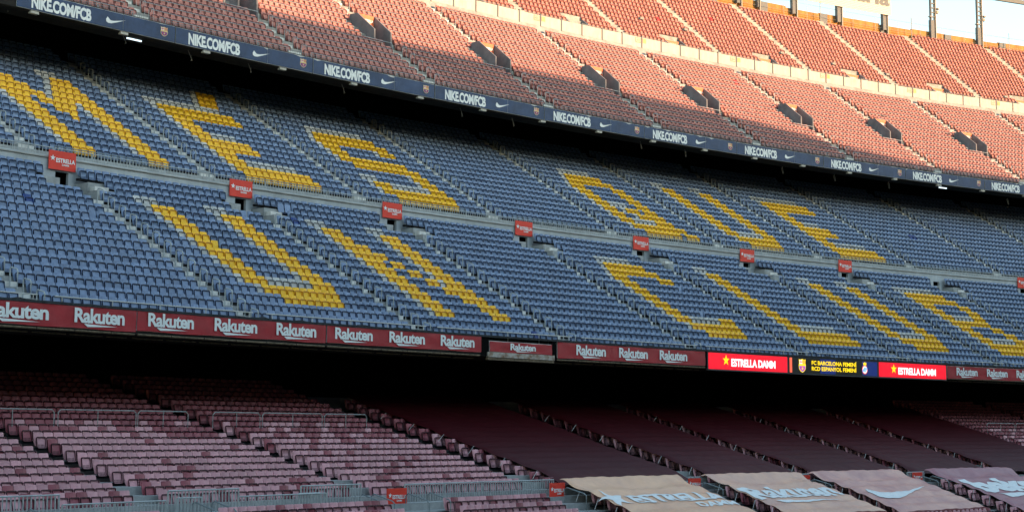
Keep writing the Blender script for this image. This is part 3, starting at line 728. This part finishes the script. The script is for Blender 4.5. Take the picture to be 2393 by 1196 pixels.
for i in range(-3, 14):
    a = 24.95 + 10.595 * (i - 1); s0, s1 = a - .9, a + 9.62   # crest sits left of the words
    if not (in_view(s0, NO, 19.6, 0) or in_view(s1, NO, 19.6, 0)): continue
    w = thing('banner', f'navy banner with white words, tick logo and crest, {ORD[max(0, i)]} from the left', 'banner', 'navy banners along the red tier')
    for (p0, p1) in ((s0, s0 + 4.25), (s0 + 4.27, s0 + 6.9), (s0 + 6.92, s1)):
        mb = MB(); n = int((p1 - p0) / .35) + 1; vs = []
        ph = random.random() * 6
        for j in range(n + 1):
            q = p0 + (p1 - p0) * j / n; sag = .035 * abs(math.sin(j * .9 + ph)) * (random.random() ** 2) + (.10 if random.random() < .05 else 0)
            vs += [A(q, NO, 19.20), A(q, NO - .012 * math.sin(j * 1.3 + ph), 19.7), A(q, NO, 20.22 - sag)]
        fs = [(3 * j + b, 3 * j + 3 + b, 3 * j + 4 + b, 3 * j + 1 + b) for j in range(n) for b in (0, 1)]
        mb.add(vs, fs); build(mb, 'cloth', M['navy'], w)
    mb = MB(); mb.abox(s0, s1, NO + .03, NO + .05, 19.18, 20.24); build(mb, 'backing', M['cloth_edge'], w)
    V, F = text('NIKE.COM/FCB', .70, 3.85, .045, .95); decal(w, 'lettering', V, F, lambda V: wall_map(V, a, NO - .022, 19.33), M['white'])
    V, F = swoosh(); decal(w, 'tick_logo', V, F, lambda V: [A(a + 4.95 + x * 1.2, NO - .022, 19.47 + y * .62) for x, y, _ in V], M['white'])
    crest(w, a - 1.75 + 10.595, NO - .01, 19.74, .62, M['crest_gold'], M['crest_red'], M['crest_blue'], M['white'])
# netting strip and front fence over the navy banners
for i, a in enumerate(t3a):
    s0, s1 = a - DE / 2, a + DE / 2
    if not (in_view(s0, NO, 20.3, 0) or in_view(s1, NO, 20.3, 0)): continue
    balustrade(s0, s1, 23.62, 20.18, 20.50, f'low wire railing on top of navy banners, {ORD[max(0, i - 2)]} length from left', 'low railing above navy banners', .15, m='galv_dark', rt=.016, rb=.007)
    mb = MB(); mb.abox(s0, s1, 23.6, 24.0, 20.2, 20.27); build(mb, 'ledge', M['concrete'], kind='structure')

# ------------------------------------------------------------------ maroon banners and screens over the dark gap
RO = -.90
RB = [(-16.0, -4.2, -.20, -1.08), (-4.1, 3.87, -.19, -1.12), (3.92, 15.06, -.17, -1.07), (15.15, 26.19, -.19, -1.05), (26.86, 31.92, -.42, -.98), (32.39, 45.92, -.22, -1.12), (72.76, 84.5, -.28, -1.18), (84.6, 96, -.28, -1.18)]
RT = [(-3.52, -.58), (.68, 3.23), (4.48, 7.0), (8.18, 10.71), (11.89, 14.41), (15.65, 18.19), (19.35, 21.9), (23.07, 25.63), (28.47, 30.53), (33.96, 36.55), (37.74, 40.37), (41.49, 44.11), (73.84, 76.45), (77.64, 80.26), (81.41, 83.92), (-7.3, -4.7), (-11, -8.4), (85.2, 87.8), (89, 91.6), (92.8, 95.4)]
RL = ['maroon banner cut off by the left edge', 'maroon banner with white words at the far left, two words long', 'maroon banner with three white words, second from the left', 'maroon banner with three white words ending at the dark gap', 'small low maroon banner with one white word over a rusty beam', 'maroon banner with three white words left of the red screen', 'dark maroon banner with white words at the right edge', 'maroon banner beyond the right edge']
for (a, b, zt, zb), lb in zip(RB, RL):
    w = thing('banner', lb, 'banner', 'maroon banners below the blue tier')
    mb = MB(); n = int((b - a) / .3) + 1; vs = []
    dip = 0
    for j in range(n + 1):
        q = a + (b - a) * j / n; dip = max(0, dip * .6 + random.gauss(0, .012)); wv = .02 * math.sin(q * 2.3) + .012 * math.sin(q * 5.1 + 1)
        vs += [A(q, RO + wv * .3, zb + .015 * math.sin(q * 1.7)), A(q, RO + wv, zb + (zt - zb) * .35), A(q, RO - wv, zb + (zt - zb) * .7), A(q, RO, zt - dip)]
    fs = [(4 * j + c, 4 * j + 4 + c, 4 * j + 5 + c, 4 * j + 1 + c) for j in range(n) for c in (0, 1, 2)]
    mb.add(vs, fs); o = build(mb, 'cloth', M['maroon'], w)
    for q in o.data.polygons: q.use_smooth = True
    mb = MB(); mb.abox(a, b, RO + .045, RO + .06, zb, zt + .02); build(mb, 'backing', M['cloth_edge'], w)
    ht = .66 if zb < -1.0 else .48
    for x0, x1 in RT:
        if a - .1 <= x0 and x1 <= b + .1:
            hh = zt - zb; zz = zb + hh * .28
            V, F = text('Rakuten', hh * .62, x1 - x0, .032, .92); decal(w, 'lettering', V, F, lambda V: wall_map(V, x0, RO - .036, zz), M['white'])
            V, F = wedge(); decal(w, 'underline', V, F, lambda V: [A(x0 + (x1 - x0) * (.26 + .60 * x), RO - .036, zz - hh * .20 + y * hh * .13) for x, y, _ in V], M['white'])
# dark seams where cloths are laced
w = thing('beam', 'rusty white steel beam under the small low banner', 'beam')
mb = MB(); mb.abox(26.7, 32.1, RO - .04, RO + .1, -1.27, -1.0); build(mb, 'flange', mat('rusty_white', (.50, .48, .44), .8, .2, noise=.9, nscale=3.5, col2=(.18, .09, .04)), w)
mb = MB(); mb.abox(26.7, 32.1, RO + .0, RO + .14, -1.42, -1.29); build(mb, 'web', M['rust'], w)
for (x0, x1) in ((26.2, 26.84), (31.94, 32.38), (45.94, 46.2)):
    mb = MB(); mb.abox(x0, x1, RO + .05, RO + .6, -1.2, -.2); tag(build(mb, 'gap_panel', M['black']), 'dark gap between maroon banners, ' + {26.2: 'left of the small low banner', 31.94: 'right of the small low banner', 45.94: 'left of the first red screen'}[x0], 'panel')
LB = [(46.22, 54.38, 'led_red'), (54.52, 64.41, 'led_black'), (64.56, 72.6, 'led_red')]
for j, (a, b, mk) in enumerate(LB):
    w = thing('led_screen', ['lit red screen with yellow star, left of the dark match screen', 'lit dark screen with yellow team names between two crests', 'lit red screen with yellow star, right of the dark match screen'][j], 'screen', 'lit screens below the blue tier')
    zt, zb = -.25, -1.30
    mb = MB(); mb.abox(a - .06, b + .06, RO + .012, RO + .15, zb - .06, zt + .05); build(mb, 'frame', M['dark_metal'], w)
    mb = MB(); mb.abox(a + .03, b - .03, RO - .005, RO + .01, zb + .02, zt - .02); build(mb, 'display', M[mk], w)
    W_ = b - a
    if mk == 'led_red':
        V, F = star(.36); decal(w, 'star', V, F, lambda V: [A(a + W_ * .215 + x, RO - .02, -.70 + y) for x, y, _ in V], M['led_yellow'])
        V, F = text('ESTRELLA DAMM', .46, W_ * .56, .045, .95); decal(w, 'lettering', V, F, lambda V: wall_map(V, a + W_ * .28, RO - .02, -1.04), M['led_white'])
    else:
        for x0, x1, c in ((a + 3.4, a + 5.1, 'led_navy'), (a + 8.1, b - .05, 'led_navy'), (a + .08, a + .33, 'led_orange'), (b - .32, b - .08, 'led_cyan')):
            mb = MB(); mb.abox(x0, x1, RO - .012, RO - .006, zb + .04, zt - .04); build(mb, 'colour_field', M[c], w)
        for k2, tx in enumerate(('FC BARCELONA FEMENÍ', 'RCD ESPANYOL FEMENÍ')):
            V, F = text(tx, .26, 5.0, .03); decal(w, 'lettering', V, F, lambda V: wall_map(V, a + 2.45, RO - .022, -.68 - .38 * k2), M['led_yellow'])
        crest(w, a + 1.42, RO - .012, -.78, .92, M['led_yellow'], M['led_orange'], M['led_blue'], M['led_white'])
        cx, cz = a + 8.4, -.85
        for rr_, c, dd in ((.31, 'led_orange', .02), (.25, 'led_white', .024)):
            V = np.array([(rr_ * math.cos(t), rr_ * math.sin(t), 0) for t in [i * math.pi / 8 for i in range(16)]]); decal(w, 'roundel', V, [tuple(range(16))], lambda V: [A(cx + x, RO - dd, cz + y) for x, y, _ in V], M[c])
        for q in (-.14, 0, .14):
            V = np.array([(q - .16, -.12 - q * .2, 0), (q - .09, -.17, 0), (q + .15, .12, 0), (q + .08, .17, 0)]); decal(w, 'stripe', V, [(0, 1, 2, 3)], lambda V: [A(cx + x, RO - .03, cz + y) for x, y, _ in V], M['led_cyan'])
        V = np.array([(-.15, .33, 0), (.15, .33, 0), (.2, .52, 0), (.1, .46, 0), (0, .56, 0), (-.1, .46, 0), (-.2, .52, 0)]); decal(w, 'crown', V, [tuple(range(7))], lambda V: [A(cx + x, RO - .03, cz - .02 + y) for x, y, _ in V], M['led_yellow'])
# dark netting ledge above the banners
mb = MB(); n = 420; vs = []
for i in range(n + 1):
    q = -14 + 110 * i / n; j = .02 * random.random() + (.05 if random.random() < .08 else 0)
    vs += [A(q, -.93, -.22), A(q, -.93, -.12 + j), A(q, -.70, -.10 + j), A(q, -.62, -.46)]
mb.add(vs, [(4 * i + c, 4 * i + 4 + c, 4 * i + 5 + c, 4 * i + 1 + c) for i in range(n) for c in (0, 1, 2)])
build(mb, 'ledge', M['net'], kind='structure')
# rusty gutter under the banners
for (a, b) in ((-14, 3.9), (4.0, 15.1), (15.2, 26.2), (32.4, 46), (72.8, 96)):
    mb = MB(); q = a
    while q < b - .5:
        e = min(q + 1.85, b); mb.arcrail(q, e - .06, RO + .06, -1.22, .045); mb.arcrail(q, e - .2, RO + .4, -1.36, .03); q = e
    tag(build(mb, 'gutter_pipe', M['rust']), 'rusty pipe run under the maroon banner ' + {-14: 'at the far left', 4.0: 'second from left', 15.2: 'left of the small banner', 32.4: 'left of the red screen', 72.8: 'at the right edge'}[a], 'pipe', 'rusty pipes under the banners')

# ------------------------------------------------------------------ parapet between the two upper tiers
w = thing('parapet', 'long cream parapet with dark posts between the two red tiers', 'wall')
PO = 40.17; SPX = DE / 5
for i in range(-8, 42):
    q = 60.03 + SPX * i
    if not in_view(q + 1, PO, 33, 150): continue
    mb = MB(); mb.abox(q + .04, q + SPX - .04, PO, PO + .12, 31.3, 33.60 - .02 * random.random()); build(mb, 'panel', M['parapet'], w)
    mb = MB(); X = frame(q, PO - .02, 0); mb.box(-.055, .055, -.03, .12, 31.3, 33.72, 0, X); build(mb, 'post', M['mast'], w)
    if i % 5 == 4:
        mb = MB(); mb.abox(q - .75, q - .12, PO - .02, PO - .008, 33.0, 33.5); build(mb, 'number_plate', M['plate_red'], w)
        mb = MB(); mb.abox(q - .69, q - .18, PO - .026, PO - .021, 33.06, 33.44); build(mb, 'plate_face', M['parapet'], w)
        V, F = text(str(432 + (i - 4) // 5), .26, .40, .03); decal(w, 'plate_number', V, F, lambda V: wall_map(V, q - .64, PO - .031, 33.12), M['plate_red'])
        mb = MB(); mb.abox(q + .12, q + .5, PO - .02, PO - .008, 33.05, 33.5); build(mb, 'orange_plate', M['plate_or'], w)
mb = MB(); mb.arcrail(52, 150, PO + .3, 33.78, .015); build(mb, 'top_rail', M['galv'], w)

# ------------------------------------------------------------------ top wall, masts, advertising board
w = thing('rim_wall', 'ochre stained wall along the top rim of the stand', 'wall')
q = 88.0; i = 0
while q < 165:
    L_ = 3.2 + random.random() * 1.6; top = 45.50 + .08 * random.random() - (.12 if i % 3 == 0 else 0)
    mb = MB(); mb.abox(q, q + L_, 54.7, 54.95, 43.2, top); build(mb, 'wall_panel', M['ochre'], w)
    mb = MB(); mb.abox(q, q + L_, 54.62, 54.69, 44.62, 44.68); build(mb, 'ridge', M['ochre'], w)
    if i % 2 == 1:
        mb = MB(); mb.abox(q + .1, q + 1.0, 54.55, 54.72, 43.2, top - .05); build(mb, 'grey_pier', M['mast'], w)
    q += L_; i += 1
mb = MB(); mb.arcrail(98, 165, 54.5, 46.2, .022)
for q in np.arange(98, 165, 3.1): mb.tube([A(q, 54.5, 44.0), A(q, 54.5, 46.2)], .02)
mb.arcrail(98, 165, 54.4, 44.9, .016); tag(build(mb, 'rim_rail', M['galv_dark']), 'thin dark railing against the sky above the ochre wall', 'railing')
ML_ = ['dark post near the left end of the top wall', 'narrow dark post left of the white board', 'wide dark post under the left part of the board', 'wide dark post under the middle of the board', 'wide dark post under the right end of the board', 'tall lattice mast right of the white board', 'second tall lattice mast, furthest right']
for i, (s, ztop, wd) in enumerate([(104.4, 50, .8), (106.95, 50, .45), (111.7, 50, .8), (117.75, 46.9, .85), (124.0, 46.9, .85), (130.7, 54, .9), (137.3, 54, .9)]):
    w = thing('mast', ML_[i], 'post', 'posts along the top wall'); X = frame(s, 54.3, Z0 * 0)
    zb = 44.1; plate = min(ztop, 47.0)
    mb = MB(); mb.box(-wd / 2, -wd / 2 + .10, -.1, .35, 44.6, plate, 0, X); mb.box(-wd / 2 + .1, wd / 2 - .12, .0, .06, 44.7, plate, 0, X); build(mb, 'plate', M['mast'], w)
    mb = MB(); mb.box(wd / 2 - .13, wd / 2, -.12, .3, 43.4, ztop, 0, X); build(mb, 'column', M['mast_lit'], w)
    if ztop > 47:
        mb = MB(); mb.box(-wd / 2, -wd / 2 + .16, -.1, .2, plate, ztop, 0, X)
        z = plate + .35
        while z < ztop: mb.box(-wd / 2 + .16, wd / 2 - .13, -.03, .12, z, z + .13, 0, X); z += .58
        build(mb, 'lattice', M['mast'], w)
        mb = MB(); mb.box(-wd / 2 - .3, -wd / 2, -.3, .1, 47.3, 47.42, 0, X); mb.box(wd / 2, wd / 2 + .35, -.2, .2, 47.9, 48.25, 0, X); mb.box(wd / 2 + .1, wd / 2 + .4, -.3, .1, 48.4, 48.6, 0, X); build(mb, 'bracket', M['mast_lit'], w)
w = thing('billboard', 'white slatted board with large dark letters high above the top wall', 'billboard')
for j in range(9):
    mb = MB(); mb.abox(106, 124.6, 54.0, 54.1, 46.55 + j * .21, 46.55 + j * .21 + .185); build(mb, 'slat', M['board_white'], w)
mb = MB(); mb.abox(106, 124.6, 54.0, 54.1, 48.45, 51.5); build(mb, 'board', M['board_white'], w)
V, F = text('Sanitària', 1.9, 10.6, .03); decal(w, 'lettering', V, F, lambda V: wall_map(V, 113.8, 53.96, 47.75), M['mast'])
mb = MB(); mb.abox(130, 160, 53.9, 54.2, 50.9, 51.4); tag(build(mb, 'roof_beam', M['mast']), 'dark beam crossing the sky at the top right corner', 'beam')
for s in (127.4, 141.2, 114.9):
    mb = MB(); mb.tube([A(s, 54.0, 44.0), A(s, 54.0, 46.7)], .05); tag(build(mb, 'pole', M['concrete']), {127.4: 'thin pale pole between board and first mast', 141.2: 'thin pale pole at the right edge of the top wall', 114.9: 'thin dark pole left of the widest posts'}[s], 'pole')

# ------------------------------------------------------------------ lamps and blocks under the upper slab
for i in range(-2, 18):
    s = 20.46 + 5.87 * (i - 1)
    if not in_view(s, 23.6, 19, 30): continue
    mb = MB(); mb.abox(s - .25, s + .25, 23.48, 23.75, 18.98, 19.13); tag(build(mb, 'soffit_block', M['parapet']), f'small pale block under the navy banners, {ORD[max(0, i + 1)]} from the left', 'block', 'pale blocks under the navy banners')
for i, (s, z) in enumerate([(13.5, 19.0), (21.2, 18.72), (25.9, 18.55), (30.4, 18.6), (38.0, 18.5), (48.6, 18.5), (53.6, 18.5), (67, 18.5), (72, 18.45), (83.5, 18.3), (90, 18.3), (97, 18.3), (113, 18.2)]):
    w = thing('floodlight', f'small floodlight hanging in the dark under the red tier, {ORD[i]} from the left', 'lamp', 'floodlights in the dark gap')
    X = frame(s, 24.4, Z0); mb = MB(); mb.box(-.22, .22, -.1, .15, z - .12, z + .08, 0, X @ Matrix.Translation((0, 0, 0))); build(mb, 'housing', M['tube_off'], w)
    mb = MB(); mb.tube([A(s, 24.5, z), A(s + .5, 25.2, z + .7)], .02); mb.tube([A(s, 24.4, z), A(s - .6, 24.0, z + .5)], .015); build(mb, 'arm', M['tube_off'], w)
for i, s in enumerate((20.9, 103.0)):
    w = thing('tube_lamp', ['lit pale tube lamp hanging under the navy banner at left', 'greenish lit tube lamp under the navy banner at far right'][i], 'lamp')
    mb = MB(); mb.tube([A(s, 23.9, 18.92), A(s + 1.0, 23.9, 18.92)], .055, k=8); build(mb, 'tube', M['tube'], w)

# ------------------------------------------------------------------ tarpaulins
def zt1(o): return T['T1']['z'] + .44 + (o - T['T1']['o']) * T['T1']['h'] / T['T1']['d']
TL = ['leftmost', 'second', 'third', 'fourth', 'rightmost']
for i, (a, b) in enumerate(TARP):
    w = thing('tarpaulin', f'dark maroon tarpaulin over the bottom tier, {TL[i]} of the five large ones', 'tarpaulin', 'large dark tarpaulins')
    nu, nv = 40, 60; vs = []
    ph = random.random() * 9
    for v in range(nv + 1):
        o = -8.75 + 15.5 * v / nv
        for u in range(nu + 1):
            t_ = u / nu; q = a + (b - a) * t_ + .10 * math.sin(o * 3.35 + ph) * (1 if t_ < .02 or t_ > .98 else 0)
            edge = min(t_, 1 - t_) * (b - a); z = zt1(o)
            z += .035 * math.cos((o - T['T1']['o']) / T['T1']['d'] * 2 * math.pi) * min(1, edge * 2) + .02 * math.sin(q * 1.3 + o * .7 + ph) - (.10 * math.exp(-edge * 5)) + .012 * math.sin(q * 5.1 + o * 2)
            if v < 4: z -= .05 * (4 - v)
            vs.append(A(q, o, z))
    fs = [(v * (nu + 1) + u, v * (nu + 1) + u + 1, (v + 1) * (nu + 1) + u + 1, (v + 1) * (nu + 1) + u) for v in range(nv) for u in range(nu)]
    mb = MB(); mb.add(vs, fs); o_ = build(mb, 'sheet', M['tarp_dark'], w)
    for q in o_.data.polygons: q.use_smooth = True
    mb = MB()
    for o in np.arange(-7, 5, 2.1):
        mb.tube([A(a + .05, o, zt1(o) - .08), A(a - .9, o - .5, zt1(o) - .45)], .012, k=4)
    build(mb, 'lashing', M['cloth_edge'], w)
def low_z(s, o, a, b, ph):
    """sheet lying on the fence top, sagging over the walkway, then over the front rows"""
    if o > -9.25: z = -7.40
    elif o > -10.6: t_ = (-9.25 - o) / 1.35; z = -7.40 - .55 * t_ - .16 * math.sin(math.pi * t_)
    else: z = -7.95 + .328 * (o + 10.6) + .03 * math.cos((o + 10.75) / .93 * 2 * math.pi)
    t_ = (s - a) / (b - a); e = min(t_, 1 - t_) * (b - a)
    z += -.10 * math.exp(-e * 4) + .018 * math.sin(s * 1.9 + o * 1.1 + ph) + .012 * math.sin(s * 6 - o * 5 + ph)
    if o > -10.8 and o < -9.2:
        z += .10 * math.sin(s * .95 + ph) * math.sin((o + 9.2) / 1.6 * math.pi) + .03 * math.sin(s * 9 + ph) * math.exp(-e * .9)
    return z
LT = [(22.9, 32.6, -16.2, 'tarp_0', 'peach tarpaulin with white star and letters at the bottom'), (34.7, 43.9, -14.8, 'tarp_1', 'tan tarpaulin with white word, between star and tick tarpaulins'), (45.0, 54.6, -15.2, 'tarp_2', 'rose tarpaulin with a white tick logo'), (57.6, 67.6, -15.8, 'tarp_3', 'plum tarpaulin with white lowercase word at the bottom right')]
for i, (a, b, of, mk, lb) in enumerate(LT):
    w = thing('tarpaulin', lb, 'tarpaulin', 'printed tarpaulins'); ph = i * 2.1 + .5
    nu, nv = 70, 56; vs = []; o1 = -8.95
    def mp(s, o, lift=0.0, a=a, b=b, ph=ph): return A(s, o, low_z(s, o, a, b, ph) + lift)
    for v in range(nv + 1):
        o = o1 + (of - o1) * v / nv
        for u in range(nu + 1):
            t_ = u / nu; s = a + (b - a) * t_ + (-.9 * (1 - t_) if v / nv < .0 else 0)
            s -= (t_ - .5) * .35 * math.sin(math.pi * v / nv)
            vs.append(mp(s, o))
    for u in range(nu + 1):
        t_ = u / nu; s = a + (b - a) * t_; x = mp(s, of); vs.append((x[0], x[1], x[2] - .16 - .02 * math.sin(u)))
    fs = [(v * (nu + 1) + u, (v + 1) * (nu + 1) + u, (v + 1) * (nu + 1) + u + 1, v * (nu + 1) + u + 1) for v in range(nv) for u in range(nu)]
    base = (nv + 1) * (nu + 1)
    mb = MB(); mb.add(vs, fs, 0)
    mb.f += [((nv) * (nu + 1) + u, base + u, base + u + 1, nv * (nu + 1) + u + 1) for u in range(nu)]; mb.m += [1] * nu
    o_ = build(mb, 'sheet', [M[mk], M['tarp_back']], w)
    for q in o_.data.polygons: q.use_smooth = True
    def put(nm, V, F, s0, o0):
        # cut into small pieces by subdividing so that it follows the folds
        me = bpy.data.meshes.new(nm); me.from_pydata([tuple(v) for v in V], [], F)
        import bmesh
        bm = bmesh.new(); bm.from_mesh(me); bmesh.ops.triangulate(bm, faces=bm.faces[:])
        for _ in range(4):
            ed = [e for e in bm.edges if e.calc_length() > .22]
            if not ed: break
            bmesh.ops.subdivide_edges(bm, edges=ed, cuts=1, use_grid_fill=False)
            bmesh.ops.triangulate(bm, faces=[f for f in bm.faces if len(f.verts) > 3])
        for v in bm.verts: v.co = Vector(mp(s0 + v.co.x, o0 + v.co.y, .035))
        bm.to_mesh(me); bm.free(); me.materials.append(M['white']); obj(nm, me, w)
    if i == 0:
        V, F = star(.95, .36); V[:, 1] *= 1.05; put('star', V, F, 23.6, -11.75)
        V, F = text('ESTRELLA', .85, 8.0, .05); V[:, 0] *= .97; put('lettering', V, F, 24.65, -12.35)
        V, F = text('DAMM', .42, 3.4, .04); put('small_lettering', V, F, 28.9, -13.1)
    elif i == 1:
        V, F = text('Rakuten', 1.55, 8.1, .04); put('lettering', V, F, 34.95, -12.6)
        V, F = wedge(); V[:, 0] *= 5.6; V[:, 1] *= .4; put('underline', V, F, 36.6, -13.3)
    elif i == 2:
        V, F = swoosh(); V[:, 0] *= 6.4; V[:, 1] *= 2.5; put('tick_logo', V, F, 46.6, -13.4)
    else:
        V, F = text('beko', 1.9, 7.6, .06); put('lettering', V, F, 58.2, -12.9)
        V, F = wedge(); V[:, 0] *= 6.0; V[:, 1] *= .55; V = V.copy(); put('underline', V, F, 59.6, -13.9)
    mb = MB()
    for o in np.arange(-10.2, of + 1, -1.1):
        x = mp(a, o); y = A(a - .75, o - .35, low_z(a, o, a, b, ph) - .45); mb.tube([x, y], .012, k=4)
    build(mb, 'lashing', M['cloth_edge'], w)

# ------------------------------------------------------------------ unseen stand across the pitch; its rim is shaped to cut off the low sun
mb = MB(); prof = [(-74, 2), (-96, 9), (-97, 14), (-112, 24), (-114, 30)]
tanE = math.tan(SUN_EL)
rim = [(-220, 50.6), (60, 50.4), (110, 49.6), (128, 47.8), (142, 44.6), (160, 43.4), (300, 43.0)]
for (xa, za), (xb, zb) in zip(rim[:-1], rim[1:]):
    pr0 = prof + [(-125, za), (-125.5, za), (-130, 0)]; pr1 = prof + [(-125, zb), (-125.5, zb), (-130, 0)]
    vs = [(xa, y, z) for y, z in pr0] + [(xb, y, z) for y, z in pr1]; n = len(pr0)
    mb.add(vs, [(j, j + 1, n + j + 1, n + j) for j in range(n - 1)])
build(mb, 'opposite_terrace', M['far_stand'], kind='structure')
